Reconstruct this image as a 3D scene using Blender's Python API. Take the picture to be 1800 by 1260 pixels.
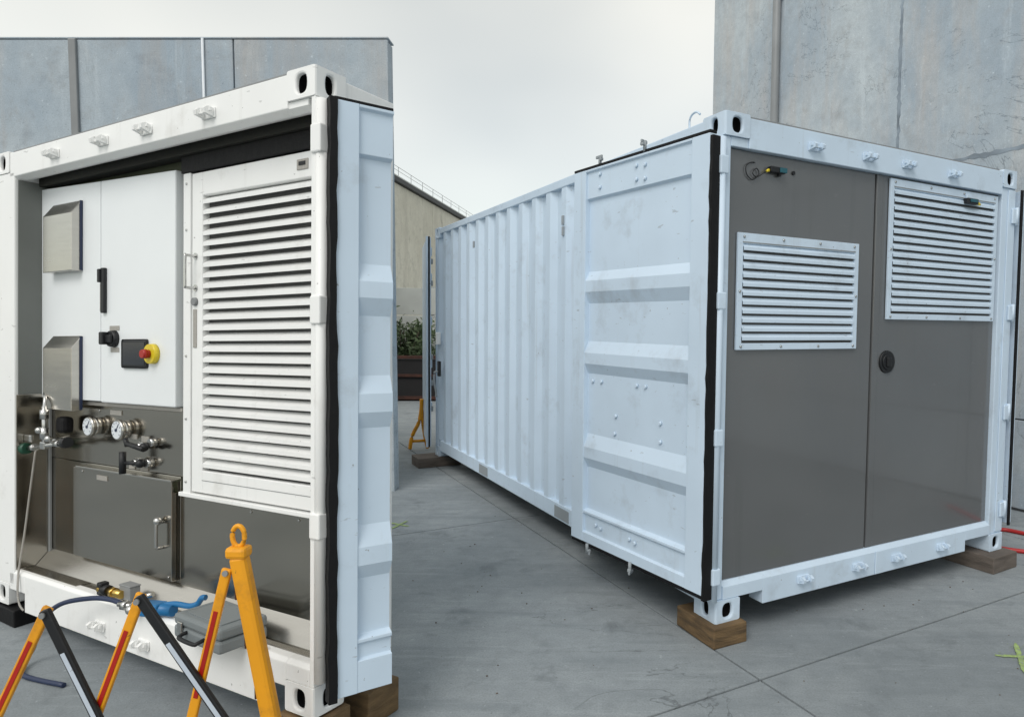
import bpy, bmesh, math, random
from mathutils import Vector, Matrix, noise
random.seed(7)
R = math.radians
scene = bpy.context.scene
for o in list(bpy.data.objects):
    bpy.data.objects.remove(o)
C = bpy.context.collection

# ------------------------------------------------------------------ camera
F, TILT, ROLL, HC = 1188.9, .0513, .0112, 1.6474
cam = bpy.data.cameras.new('camera'); camo = bpy.data.objects.new('camera', cam); C.objects.link(camo)
ct, st = math.cos(TILT), math.sin(TILT)
fw = Vector((0, ct, -st)); up = Vector((0, st, ct)); rt = Vector((1, 0, 0))
cr, sr = math.cos(ROLL), math.sin(ROLL)
r2 = cr*rt + sr*up; u2 = -sr*rt + cr*up
M = Matrix((r2, u2, -fw)).transposed().to_4x4(); M.translation = (0, 0, HC)
camo.matrix_world = M
cam.sensor_fit = 'HORIZONTAL'; cam.sensor_width = 36
cam.lens = F/1800*36
cam.shift_x = (900-1050)/1800
cam.clip_start = .05; cam.clip_end = 2000
scene.camera = camo

# ------------------------------------------------------------------ sky and sun
SUN_EL, SUN_AZ = R(48), R(201)        # azimuth clockwise from +Y: behind the camera, a little to its left
W = bpy.data.worlds.new('World'); scene.world = W; W.use_nodes = True
nt = W.node_tree; nt.nodes.clear()
def N(t, kind, **kw):
    n = t.nodes.new(kind)
    for k, v in kw.items(): setattr(n, k, v)
    return n
out = N(nt, 'ShaderNodeOutputWorld')
sky = N(nt, 'ShaderNodeTexSky', sky_type='NISHITA', sun_disc=False, sun_elevation=SUN_EL, sun_rotation=SUN_AZ)
bg1 = N(nt, 'ShaderNodeBackground'); bg1.inputs['Strength'].default_value = .06
nt.links.new(sky.outputs[0], bg1.inputs['Color'])
tc = N(nt, 'ShaderNodeTexCoord')
mp = N(nt, 'ShaderNodeMapping'); mp.inputs['Scale'].default_value = (1.1, 1.1, 2.0); mp.inputs['Location'].default_value = (2, 6, 0)
nt.links.new(tc.outputs['Generated'], mp.inputs['Vector'])
nz = N(nt, 'ShaderNodeTexNoise'); nz.inputs['Scale'].default_value = 1.3; nz.inputs['Detail'].default_value = 3; nz.inputs['Roughness'].default_value = .4
nt.links.new(mp.outputs[0], nz.inputs['Vector'])
rp = N(nt, 'ShaderNodeValToRGB')
rp.color_ramp.elements[0].position = .36; rp.color_ramp.elements[0].color = (.79, .775, .66, 1)
rp.color_ramp.elements[1].position = .64; rp.color_ramp.elements[1].color = (1.21, 1.145, .95, 1)
nt.links.new(nz.outputs['Fac'], rp.inputs['Fac'])
bg2 = N(nt, 'ShaderNodeBackground'); bg2.inputs['Strength'].default_value = .70
nt.links.new(rp.outputs[0], bg2.inputs['Color'])
add = N(nt, 'ShaderNodeAddShader')
nt.links.new(bg1.outputs[0], add.inputs[0]); nt.links.new(bg2.outputs[0], add.inputs[1])
nt.links.new(add.outputs[0], out.inputs['Surface'])
sl = bpy.data.lights.new('sun', 'SUN'); sl.energy = 1.35; sl.angle = R(30); sl.color = (1, .975, .94)
so = bpy.data.objects.new('sun', sl); C.objects.link(so)
sd = Vector((math.sin(SUN_AZ)*math.cos(SUN_EL), math.cos(SUN_AZ)*math.cos(SUN_EL), math.sin(SUN_EL)))
so.rotation_euler = sd.to_track_quat('Z', 'Y').to_euler(); so.location = sd*30
vs = scene.view_settings
vs.view_transform = 'Standard'; vs.look = 'None'; vs.exposure = 0; vs.gamma = 1; vs.use_curve_mapping = False

# ------------------------------------------------------------------ materials
def mat(name, col, rough=.5, metal=0, spec=.5, var=.06, vscale=3., bump=0, bscale=60., coat=0, stretch=(1, 1, 1), dirt=None, dscale=5., dthr=(.58, .75), runs=None, scuff=None):
    m = bpy.data.materials.new(name); m.use_nodes = True
    t = m.node_tree; b = t.nodes['Principled BSDF']
    b.inputs['Metallic'].default_value = metal
    b.inputs['Specular IOR Level'].default_value = spec
    b.inputs['Coat Weight'].default_value = coat
    g = N(t, 'ShaderNodeNewGeometry')
    mpp = N(t, 'ShaderNodeMapping'); mpp.inputs['Scale'].default_value = stretch
    t.links.new(g.outputs['Position'], mpp.inputs['Vector'])
    n1 = N(t, 'ShaderNodeTexNoise'); n1.inputs['Scale'].default_value = vscale; n1.inputs['Detail'].default_value = 5
    t.links.new(mpp.outputs[0], n1.inputs['Vector'])
    r = N(t, 'ShaderNodeValToRGB')
    c0 = tuple(max(0, c*(1-var)) for c in col); c1 = tuple(min(1, c*(1+var)) for c in col)
    r.color_ramp.elements[0].position = .3; r.color_ramp.elements[0].color = (*c0, 1)
    r.color_ramp.elements[1].position = .7; r.color_ramp.elements[1].color = (*c1, 1)
    t.links.new(n1.outputs['Fac'], r.inputs['Fac'])
    last = r.outputs[0]
    if dirt:
        n2 = N(t, 'ShaderNodeTexNoise'); n2.inputs['Scale'].default_value = dscale; n2.inputs['Detail'].default_value = 8; n2.inputs['Roughness'].default_value = .65
        t.links.new(mpp.outputs[0], n2.inputs['Vector'])
        rr = N(t, 'ShaderNodeMapRange'); rr.inputs[1].default_value = dthr[0]; rr.inputs[2].default_value = dthr[1]
        t.links.new(n2.outputs['Fac'], rr.inputs[0])
        mx = N(t, 'ShaderNodeMix', data_type='RGBA'); t.links.new(rr.outputs[0], mx.inputs[0])
        t.links.new(last, mx.inputs[6]); mx.inputs[7].default_value = (*dirt, 1); last = mx.outputs[2]
    def layer(col_, scl, sc_, lo, hi, amt, det=6, rgh=.6):
        nonlocal last
        q = N(t, 'ShaderNodeMapping'); q.inputs['Scale'].default_value = scl; t.links.new(g.outputs['Position'], q.inputs['Vector'])
        z_ = N(t, 'ShaderNodeTexNoise'); z_.inputs['Scale'].default_value = sc_; z_.inputs['Detail'].default_value = det; z_.inputs['Roughness'].default_value = rgh
        t.links.new(q.outputs[0], z_.inputs['Vector'])
        w = N(t, 'ShaderNodeMapRange'); w.inputs[1].default_value = lo; w.inputs[2].default_value = hi; w.inputs[4].default_value = amt
        t.links.new(z_.outputs['Fac'], w.inputs[0])
        x_ = N(t, 'ShaderNodeMix', data_type='RGBA'); t.links.new(w.outputs[0], x_.inputs[0]); t.links.new(last, x_.inputs[6]); x_.inputs[7].default_value = (*col_, 1); last = x_.outputs[2]
    if runs: layer(runs, (14, 14, .7), 1., .60, .80, .28)
    if scuff:
        layer(scuff, (1, 1, 3.5), 11., .70, .74, .35, 3, .55)
        layer(scuff, (1, 1, 1), 42., .745, .77, .6, 2, .5)
    t.links.new(last, b.inputs['Base Color'])
    rm = N(t, 'ShaderNodeMapRange'); rm.inputs[3].default_value = max(.02, rough-.07); rm.inputs[4].default_value = min(1, rough+.07)
    t.links.new(n1.outputs['Fac'], rm.inputs[0]); t.links.new(rm.outputs[0], b.inputs['Roughness'])
    if bump:
        n3 = N(t, 'ShaderNodeTexNoise'); n3.inputs['Scale'].default_value = bscale; n3.inputs['Detail'].default_value = 4
        t.links.new(mpp.outputs[0], n3.inputs['Vector'])
        bp = N(t, 'ShaderNodeBump'); bp.inputs['Strength'].default_value = bump; bp.inputs['Distance'].default_value = .01
        t.links.new(n3.outputs['Fac'], bp.inputs['Height']); t.links.new(bp.outputs[0], b.inputs['Normal'])
    return m

def concrete(name, cols, streak_axis, scale=1., bump=.25, crack=True, spot=(.08, .085, .09), stretch=None, fine=0):
    m = bpy.data.materials.new(name); m.use_nodes = True
    t = m.node_tree; b = t.nodes['Principled BSDF']; b.inputs['Roughness'].default_value = .85; b.inputs['Specular IOR Level'].default_value = .3
    g = N(t, 'ShaderNodeNewGeometry')
    def noise_(sc, detail=6, rough=.6, scl=(1, 1, 1), dist=0., rz=0):
        mm = N(t, 'ShaderNodeMapping'); mm.inputs['Scale'].default_value = scl; mm.inputs['Rotation'].default_value = (0, 0, rz)
        t.links.new(g.outputs['Position'], mm.inputs['Vector'])
        n = N(t, 'ShaderNodeTexNoise'); n.inputs['Scale'].default_value = sc; n.inputs['Detail'].default_value = detail
        n.inputs['Roughness'].default_value = rough; n.inputs['Distortion'].default_value = dist
        t.links.new(mm.outputs[0], n.inputs['Vector']); return n.outputs['Fac']
    def rng(s, a, b_, c=0., d=1.):
        q = N(t, 'ShaderNodeMapRange'); q.inputs[1].default_value = a; q.inputs[2].default_value = b_; q.inputs[3].default_value = c; q.inputs[4].default_value = d
        t.links.new(s, q.inputs[0]); return q.outputs[0]
    def mix(f, a, b_, mode='MIX'):
        q = N(t, 'ShaderNodeMix', data_type='RGBA', blend_type=mode)
        for s, i in ((f, 0), (a, 6), (b_, 7)):
            if hasattr(s, 'is_linked'): t.links.new(s, q.inputs[i])
            elif i == 0: q.inputs[0].default_value = s
            else: q.inputs[i].default_value = (*s, 1)
        return q.outputs[2]
    base = mix(rng(noise_(.55*scale, 5, .6, dist=.6), .40, .62), cols[0], cols[1])
    base = mix(rng(noise_(1.1*scale, 6, .65, scl=streak_axis[0], rz=streak_axis[1]), .48, .70, 0, .75), base, cols[2])
    base = mix(rng(noise_(9*scale, 6, .7), .3, .75, 0, .42), base, tuple(c*.68 for c in cols[0]))
    base = mix(rng(noise_(2.2*scale, 8, .7, dist=.4), .57, .72, 0, .60), base, spot)
    base = mix(rng(noise_(26*scale, 3, .6), .66, .74, 0, .5), base, tuple(min(1, c*1.35) for c in cols[1]))
    base = mix(rng(noise_(48*scale, 3, .6), .66, .74, 0, .6), base, spot)
    base = mix(rng(noise_(5.5*scale, 9, .75, dist=.3), .52, .80, 0, .55), base, tuple(c*.6 for c in cols[2]))
    base = mix(rng(noise_(1.7*scale, 8, .72, scl=(streak_axis[0][0], streak_axis[0][1]*1.5, streak_axis[0][2]), rz=streak_axis[1]), .56, .70, 0, .35), base, tuple(min(1, c*1.25) for c in cols[1]))
    base = mix(rng(noise_((110 if crack != 2 else 60)*scale, 2, .6), .42, .66, 0, .30), base, tuple(c*.55 for c in cols[0]))
    if crack:
        n = noise_(.7*scale, 7, .62, dist=.8)
        a = N(t, 'ShaderNodeMath', operation='SUBTRACT'); t.links.new(n, a.inputs[0]); a.inputs[1].default_value = .5
        a2 = N(t, 'ShaderNodeMath', operation='ABSOLUTE'); t.links.new(a.outputs[0], a2.inputs[0])
        line = rng(a2.outputs[0], .0, .0042, 1, 0)
        msk = rng(noise_(.5*scale, 2), .49, .57)
        mu = N(t, 'ShaderNodeMath', operation='MULTIPLY'); t.links.new(line, mu.inputs[0]); t.links.new(msk, mu.inputs[1])
        base = mix(rng(mu.outputs[0], 0, 1, 0, .72), base, tuple(c*.42 for c in cols[0]))
    t.links.new(base, b.inputs['Base Color'])
    bp = N(t, 'ShaderNodeBump'); bp.inputs['Strength'].default_value = bump; bp.inputs['Distance'].default_value = .008
    t.links.new(noise_(70*scale, 4, .7), bp.inputs['Height']); t.links.new(bp.outputs[0], b.inputs['Normal'])
    return m

MT = {}
MT['white'] = mat('white_paint', (.86, .865, .855), .38, var=.025, bump=.15, bscale=1.8, dirt=(.62, .61, .58), dscale=4, dthr=(.60, .88), runs=(.42, .40, .36), scuff=(.2, .19, .18))
MT['blue_lit_white'] = mat('white_paint_blue_lit', (.60, .72, .845), .36, var=.035, bump=.22, bscale=1.6, dirt=(.40, .46, .52), dscale=3.5, dthr=(.56, .86), runs=(.30, .29, .26), scuff=(.16, .15, .14))  # white paint with the bluish cast of the light mixed into its colour
MT['gal'] = mat('dull_grey_paint', (.30, .33, .35), .5, var=.08)
MT['grey'] = mat('grey_door_paint', (.165, .170, .175), .14, .35, spec=.7, coat=.35, var=.04, vscale=1.2, bump=.28, bscale=1.1, dirt=(.17, .175, .175), dscale=2.2, dthr=(.55, .9), scuff=(.22, .22, .22), runs=(.10, .105, .11))
MT['steel'] = mat('brushed_stainless_steel', (.41, .385, .34), .17, 1., var=.03, vscale=1.2, bump=.015, bscale=60, stretch=(1, 1, 6))
MT['steel2'] = mat('bright_stainless_steel', (.55, .53, .49), .24, 1., var=.05, vscale=4, bump=.03, bscale=40, stretch=(1, 1, 10))
MT['chrome'] = mat('polished_metal', (.56, .56, .55), .24, 1., var=.03)
MT['black'] = mat('black_plastic', (.007, .008, .010), .5, scuff=(.04, .04, .04), var=.1)
MT['rubber'] = mat('black_rubber', (.006, .006, .007), .6, spec=.25, var=.2, bump=.3, bscale=25)
MT['dark'] = mat('hollow_shade', (.008, .008, .009), .9, spec=.1)  # near-black colour stands in for the shade inside the hollow castings
MT['shade'] = mat('slat_gap_shade', (.10, .10, .10), .9)  # dark backing colour that paints the shade in the gaps between slats
MT['olive'] = mat('olive_lining', (.045, .055, .028), .7, var=.2)
MT['brown'] = mat('dark_brown_lining', (.018, .018, .014), .8)
MT['liner'] = mat('grey_lining', (.16, .17, .16), .5, var=.08)
MT['cabinet'] = mat('cabinet_paint', (.80, .83, .845), .33, var=.02)
MT['glass'] = mat('dark_screen_glass', (.018, .022, .030), .12)
MT['yellow'] = mat('yellow_plastic', (.80, .34, .008), .42, var=.06, bump=.05, bscale=30, dirt=(.42, .18, .02), dscale=9, dthr=(.52, .8), scuff=(.16, .08, .03))
MT['lyellow'] = mat('lemon_yellow_plastic', (.75, .58, .03), .35)
MT['red'] = mat('red_reflective_tape', (.40, .012, .006), .35, var=.12, scuff=(.22, .1, .08))
MT['pale'] = mat('pale_reflective_tape', (.52, .58, .66), .35, var=.06, scuff=(.2, .2, .2))
MT['blue'] = mat('blue_enamel', (.012, .15, .36), .35, var=.08)
MT['navy'] = mat('navy_hose', (.018, .03, .075), .45)
MT['brass'] = mat('brass', (.62, .42, .12), .28, 1., var=.1)
MT['case'] = mat('grey_case_plastic', (.20, .225, .235), .5, var=.05, bump=.1, bscale=150)
MT['teal'] = mat('teal_plastic', (.015, .10, .13), .4)
MT['green'] = mat('green_plastic', (.01, .07, .04), .4)
MT['dial'] = mat('gauge_dial', (.70, .74, .78), .3, var=.03)
MT['plate'] = mat('engraved_label_plate', (.40, .38, .35), .45, .3, var=.15, vscale=120, stretch=(1, 1, 3))
MT['hose'] = mat('red_hose', (.42, .02, .02), .45)
MT['timber'] = mat('treated_timber', (.145, .092, .043), .8, var=.35, vscale=6, bump=.5, bscale=25, stretch=(1, 1, 5), dirt=(.05, .035, .02), dscale=5, dthr=(.5, .75))
MT['timber2'] = mat('weathered_timber', (.12, .10, .085), .85, var=.3, vscale=6, bump=.5, bscale=25, stretch=(1, 1, 5))
MT['spray'] = mat('lime_spray_paint', (.31, .42, .15), .85, var=.3, vscale=40, dirt=(.26, .30, .27), dscale=60, dthr=(.52, .62))
MT['conduit'] = mat('grey_pipe', (.235, .245, .25), .5, var=.12)
MT['sealant'] = mat('weathered_joint_sealant', (.22, .26, .30), .8, var=.35, vscale=6)
MT['wconduit'] = mat('white_conduit', (.72, .76, .80), .4)
MT['rust'] = mat('rusty_steel', (.055, .02, .013), .8, var=.4, vscale=8)
MT['skip'] = mat('black_steel', (.008, .007, .008), .7, var=.3)
MT['leaf'] = mat('leaf_green', (.055, .085, .035), .6, var=.45, vscale=9)
MT['bark'] = mat('bark', (.06, .045, .03), .9, var=.3)
MT['metalsheet'] = mat('pale_metal_sheet', (.50, .52, .50), .5, var=.06)
MT['gutter'] = mat('dark_fascia', (.04, .042, .045), .6)
MT['gravel'] = mat('joint_dirt', (.02, .021, .022), .95, var=.3, vscale=20)
MT['ground'] = concrete('concrete_floor', ((.25, .28, .298), (.35, .38, .395), (.215, .243, .26)), ((1.0, 7.0, 1.0), -R(29.5)), 1.0, .22, crack=True, spot=(.10, .115, .125))
MT['wall'] = concrete('precast_concrete', ((.39, .455, .515), (.56, .61, .635), (.54, .505, .475)), ((3.2, 3.2, .45), 0), 1.0, .18, True, (.27, .285, .30))
MT['wall2'] = concrete('stained_precast_concrete', ((.36, .43, .495), (.51, .56, .59), (.45, .415, .385)), ((3.2, 3.2, .35), 0), .8, .18, True, (.20, .22, .25))
MT['beige'] = concrete('beige_render', ((.70, .67, .57), (.80, .77, .67), (.58, .55, .47)), ((2.5, 2.5, .4), 0), .6, .1, False, (.25, .24, .2))

# ------------------------------------------------------------------ mesh helpers
class MB:
    """collects shapes; build() links them as ONE mesh object"""
    def __init__(s, k=1.): s.bm = bmesh.new(); s.k = k
    def mark(s, fs, mi):
        for f in fs: f.material_index = mi
    def box(s, x0, x1, y0, y1, z0, z1, bev=0, mi=0, rot=None, pivot=None, seg=2):
        g = bmesh.ops.create_cube(s.bm, size=1)
        vs_ = g['verts']
        for v in vs_:
            v.co = Vector((x0+(v.co.x+.5)*(x1-x0), y0+(v.co.y+.5)*(y1-y0), z0+(v.co.z+.5)*(z1-z0)))
        if bev:
            es = list({e for v in vs_ for e in v.link_edges})
            rr = bmesh.ops.bevel(s.bm, geom=es, offset=bev, segments=seg, affect='EDGES', profile=.5)
            vs_ = list({v for f in rr['faces'] for v in f.verts} | {v for v in vs_ if v.is_valid})
        if rot:
            bmesh.ops.rotate(s.bm, verts=vs_, cent=pivot or ((x0+x1)/2, (y0+y1)/2, (z0+z1)/2), matrix=rot)
        if mi: s.mark({f for v in vs_ for f in v.link_faces}, mi)
        return s
    def cyl(s, p, q, r, r1=None, seg=12, mi=0, caps=True):
        p, q = Vector(p), Vector(q); d = q-p
        rot = d.to_track_quat('Z', 'Y').to_matrix().to_4x4(); rot.translation = (p+q)/2
        g = bmesh.ops.create_cone(s.bm, cap_ends=caps, segments=seg, radius1=r, radius2=r if r1 is None else r1, depth=d.length, matrix=rot)
        fs = {f for v in g['verts'] for f in v.link_faces}
        for f in fs:
            f.material_index = mi
            if len(f.verts) == 4: f.smooth = True
        return s
    def sphere(s, c, r, sc=(1, 1, 1), mi=0, u=12, v=8):
        m = Matrix.Diagonal((*sc, 1)); m.translation = c
        g = bmesh.ops.create_uvsphere(s.bm, u_segments=u, v_segments=v, radius=r, matrix=m)
        for f in {f for q in g['verts'] for f in q.link_faces}: f.material_index = mi; f.smooth = True
        return s
    def tube(s, pts, r, seg=8, mi=0, smooth=4):
        P = [Vector(p) for p in pts]
        if smooth and len(P) > 2:
            Q = []
            for i in range(len(P)-1):
                a, b, c, d = P[max(i-1, 0)], P[i], P[i+1], P[min(i+2, len(P)-1)]
                for k in range(smooth):
                    t = k/smooth
                    Q.append(.5*((2*b)+(c-a)*t+(2*a-5*b+4*c-d)*t*t+(3*b-a-3*c+d)*t**3))
            Q.append(P[-1]); P = Q
        rings = []
        for i, p in enumerate(P):
            d = (P[min(i+1, len(P)-1)]-P[max(i-1, 0)]).normalized()
            a = d.orthogonal() if abs(d.z) > .95 else d.cross(Vector((0, 0, 1)))
            a.normalize(); b = d.cross(a)
            rings.append([s.bm.verts.new(p+r*(math.cos(2*math.pi*k/seg)*a+math.sin(2*math.pi*k/seg)*b)) for k in range(seg)])
        for i in range(len(rings)-1):
            for k in range(seg):
                f = s.bm.faces.new((rings[i][k], rings[i][(k+1) % seg], rings[i+1][(k+1) % seg], rings[i+1][k])); f.smooth = True; f.material_index = mi
        for rg in (rings[0][::-1], rings[-1]):
            f = s.bm.faces.new(rg); f.material_index = mi
        return s
    def prism(s, poly, axis, a, b, mi=0):
        """poly: 2D points; axis 'x': (y,z) points run along x; 'y': (x,z); 'z': (x,y)"""
        mk = {'x': lambda q, t: (t, q[0], q[1]), 'y': lambda q, t: (q[0], t, q[1]), 'z': lambda q, t: (q[0], q[1], t)}[axis]
        A = [s.bm.verts.new(mk(q, a)) for q in poly]; B = [s.bm.verts.new(mk(q, b)) for q in poly]
        n = len(poly); fs = []
        for i in range(n): fs.append(s.bm.faces.new((A[i], A[(i+1) % n], B[(i+1) % n], B[i])))
        fs.append(s.bm.faces.new(A[::-1])); fs.append(s.bm.faces.new(B))
        s.mark(fs, mi); return s
    def sheet(s, prof, axis, a, b, mi=0):
        """open profile strip extruded along axis"""
        mk = {'x': lambda q, t: (t, q[0], q[1]), 'z': lambda q, t: (q[0], q[1], t)}[axis]
        A = [s.bm.verts.new(mk(q, a)) for q in prof]; B = [s.bm.verts.new(mk(q, b)) for q in prof]
        for i in range(len(prof)-1):
            f = s.bm.faces.new((A[i], A[i+1], B[i+1], B[i])); f.material_index = mi
        return s
    def holed(s, c, ux, uy, w, h, ow, oh, depth, nrm, mi_in=1, n=20):
        """rectangular face w x h centred at c with an oval hole going depth inward (against nrm)"""
        c, ux, uy, nrm = Vector(c), Vector(ux), Vector(uy), Vector(nrm)
        ov, rc = [], []
        for k in range(n):
            a = 2*math.pi*k/n; x, y = math.cos(a), math.sin(a)
            ex = abs(x)**.75*(1 if x > 0 else -1); ey = abs(y)**.75*(1 if y > 0 else -1)
            ov.append(c+ux*(ex*ow/2)+uy*(ey*oh/2))
            q = max(abs(x), abs(y)); rc.append(c+ux*(x/q*w/2)+uy*(y/q*h/2))
        # keep exact corners
        for cx_, cy_ in ((1, 1), (1, -1), (-1, 1), (-1, -1)):
            cc = c+ux*(cx_*w/2)+uy*(cy_*h/2)
            i = min(range(n), key=lambda k: (rc[k]-cc).length); rc[i] = cc
        V = s.bm.verts.new
        O = [V(p) for p in ov]; Q = [V(p) for p in rc]; I = [V(p-nrm*depth*.35) for p in ov]; J = [V(p-nrm*depth) for p in ov]
        for k in range(n):
            j = (k+1) % n
            s.bm.faces.new((O[k], O[j], Q[j], Q[k]))
            f = s.bm.faces.new((O[k], O[j], I[j], I[k])); f.smooth = True
            f = s.bm.faces.new((I[k], I[j], J[j], J[k])); f.material_index = mi_in
        f = s.bm.faces.new(J); f.material_index = mi_in
        return s
    def build(s, name, mats, parent=None, bevel=0, loc=None):
        bm = s.bm
        if s.k != 1:
            bmesh.ops.scale(bm, vec=(s.k,)*3, verts=bm.verts)
        bmesh.ops.recalc_face_normals(bm, faces=bm.faces)
        me = bpy.data.meshes.new(name); bm.to_mesh(me); bm.free()
        if not isinstance(mats, (list, tuple)): mats = [mats]
        for m in mats: me.materials.append(MT[m])
        o = bpy.data.objects.new(name, me); C.objects.link(o)
        if parent: o.parent = parent
        if loc: o.location = loc
        if bevel:
            md = o.modifiers.new('bevel', 'BEVEL'); md.width = bevel; md.segments = 2; md.limit_method = 'ANGLE'; md.angle_limit = R(40)
        return o

def dup(o, loc=None, rot=None, parent=None):
    c = o.copy(); C.objects.link(c)
    if parent: c.parent = parent
    if loc is not None: c.location = loc
    if rot is not None: c.rotation_euler = rot
    for ch in list(o.children): dup(ch, parent=c)
    return c
def thing(name, label, cat, loc=(0, 0, 0), rot=(0, 0, 0), group=None, order='XYZ'):
    o = bpy.data.objects.new(name, None); C.objects.link(o); o.empty_display_size = .2
    o.rotation_mode = order; o.location = loc; o.rotation_euler = rot
    o['label'] = label; o['category'] = cat
    if group: o['group'] = group
    return o
def rotm(a, ax): return Matrix.Rotation(a, 3, ax)

# ------------------------------------------------------------------ ground
g = MB()
n = 24
for i in range(n):
    for j in range(n):
        pass
g.box(-500, 500, -500, 500, -.9, -.014)
ground = g.build('ground', 'gravel'); ground['kind'] = 'structure'
e1 = Vector((.8690, .4948, 0)); e2 = Vector((-.4948, .8690, 0)); X0 = Vector((.776, 3.072, 0)); PA, PB = 3.3, 2.95
def slab_mesh(k):
    m = MB(); gp = .006
    a0, a1, b0, b1 = gp, PA-gp, gp, PB-gp
    lo = [m.bm.verts.new(e1*a+e2*b+Vector((0, 0, -.1))) for a, b in ((a0, b0), (a1, b0), (a1, b1), (a0, b1))]
    md = [m.bm.verts.new(e1*a+e2*b+Vector((0, 0, -.004))) for a, b in ((a0, b0), (a1, b0), (a1, b1), (a0, b1))]
    d = .0012
    hi = [m.bm.verts.new(e1*a+e2*b) for a, b in ((a0+d, b0+d), (a1-d, b0+d), (a1-d, b1-d), (a0+d, b1-d))]
    for A, B in ((lo, md), (md, hi)):
        for q in range(4): m.bm.faces.new((A[q], A[(q+1) % 4], B[(q+1) % 4], B[q]))
    m.bm.faces.new(hi)
    return m
base_slab = None
for i in range(-7, 5):
    for j in range(-3, 11):
        p = X0+e1*(i*PA)+e2*(j*PB)
        if base_slab is None:
            base_slab = slab_mesh(0).build('slab', 'ground', ground)
            base_slab.location = p
        else:
            s_ = dup(base_slab, p); s_.parent = ground
far = MB()
for (x0, x1, y0, y1) in ((-400, 400, 37, 600), (-400, 400, -400, -8), (-400, -22, -8, 37), (22, 400, -8, 37)):
    far.box(x0, x1, y0, y1, -.1, -.008)
far.build('far_pavement', 'ground', ground)

def spray(pts, w, name='spray_mark'):
    m = MB(); rnd = random.Random(int(w*1e4))
    for idx, (a, b) in enumerate(pts):
        a, b = Vector((*a, 0)), Vector((*b, 0)); d = (b-a).normalized(); nn = Vector((-d.y, d.x, 0)); z = .0042+.0014*idx
        K_ = 40; prev = None
        for k in range(K_+1):
            t = k/K_; p = a.lerp(b, t); e = min(1, .35+6*min(t, 1-t))
            cur = (m.bm.verts.new(p+nn*w*e*rnd.uniform(.36, .56)+Vector((0, 0, z))), m.bm.verts.new(p-nn*w*e*rnd.uniform(.36, .56)+Vector((0, 0, z))))
            if prev: m.bm.faces.new((prev[0], prev[1], cur[1], cur[0]))
            prev = cur
        for _ in range(70):
            p = a.lerp(b, rnd.random())+nn*rnd.gauss(0, w*.75)+Vector((0, 0, .0036)); r_ = rnd.uniform(.0012, .003)
            m.bm.faces.new([m.bm.verts.new(p+Vector((r_*math.cos(q), r_*math.sin(q), 0))) for q in (0, 1.3, 2.5, 3.8, 5.0)])
    return m.build(name, 'spray', ground)
spray([((2.02, 3.328), (2.34, 3.30)), ((2.205, 3.46), (2.06, 3.15))], .026)
spray([((-1.68, 5.46), (-1.50, 5.37)), ((-1.62, 5.30), (-1.555, 5.52))], .022)

# ------------------------------------------------------------------ tall precast wall on the right
YAW = .5148
sdir = Vector((-math.sin(YAW), math.cos(YAW), 0))
wall = thing('concrete_wall', 'tall grey precast concrete wall with downpipe, rising behind the container with grey doors', 'wall',
             (3.818, 6.075, 0), (0, 0, YAW+math.pi/2))        # local X runs away from the camera, +Y towards the container
# local +Y = rotate(+Y) by yaw+90 -> (-cos yaw, -sin yaw): faces the container
XE = 4.457
MB().box(-9, XE-.02, -.30, -.03, 0, 9).build('wall_core', 'gutter', wall)
def panel(x0, x1, z0, z1, m_='wall', par=None, y0=-.03, y1=0):
    m = MB(); m.box(x0+.007, x1-.007, y0, y1, z0+.006, z1-.006, .006)
    return m.build('concrete_panel', m_, par)
xs = [-9, -5.2, -1.9, 1.36, XE]
zs = [0, .825, 3.27, 9.0]
for a in range(4):
    for b in range(3):
        panel(xs[a], xs[a+1], zs[b], zs[b+1], 'wall', wall)
# sealant in the open vertical joint
def ragged(p, q, w, wob, n_, seed, mat_='sealant'):
    rnd = random.Random(seed); m = MB(); p, q = Vector(p), Vector(q); d = (q-p).normalized(); s_ = Vector((0, 1, 0)).cross(d); prev = None
    for i in range(n_+1):
        c = p.lerp(q, i/n_); a, b = w*rnd.uniform(.25, 1)+wob*rnd.random()**3, w*rnd.uniform(.25, 1)+wob*rnd.random()**3
        cur = [m.bm.verts.new(c+s_*a+Vector((0, h, 0))) for h in (-.02, .003)]+[m.bm.verts.new(c-s_*b+Vector((0, h, 0))) for h in (.003, -.02)]
        if prev:
            for k in range(4): m.bm.faces.new((prev[k], prev[(k+1) % 4], cur[(k+1) % 4], cur[k]))
        else: m.bm.faces.new(cur)
        prev = cur
    m.bm.faces.new(prev)
    return m.build('joint_sealant', mat_, wall)
ragged((1.36, 0, .05), (1.36, 0, 8.9), .020, .018, 220, 3)
ragged((XE-.05, 0, 3.27), (-8.9, 0, 3.27), .018, .03, 260, 5)
dp = MB(); dp.cyl((3.14, .055, .1), (3.14, .055, 8.8), .05, seg=16)
dpo = dp.build('downpipe', 'conduit', wall)
for z in (1.2, 5.81, 8.2):
    MB().cyl((3.14, .055, z-.03), (3.14, .055, z+.03), .06, seg=16).box(3.06, 3.22, -.0, .03, z-.028, z+.028).build('pipe_clip', 'gal', dpo)
MB().box(XE-.06, XE-.02, .0, .03, 3.72, 3.86, .006).build('fixing_plate', 'rust', wall)
MB().box(-9, XE, .0, .012, .0, .022).build('wall_footing', 'gutter', wall)

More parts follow.
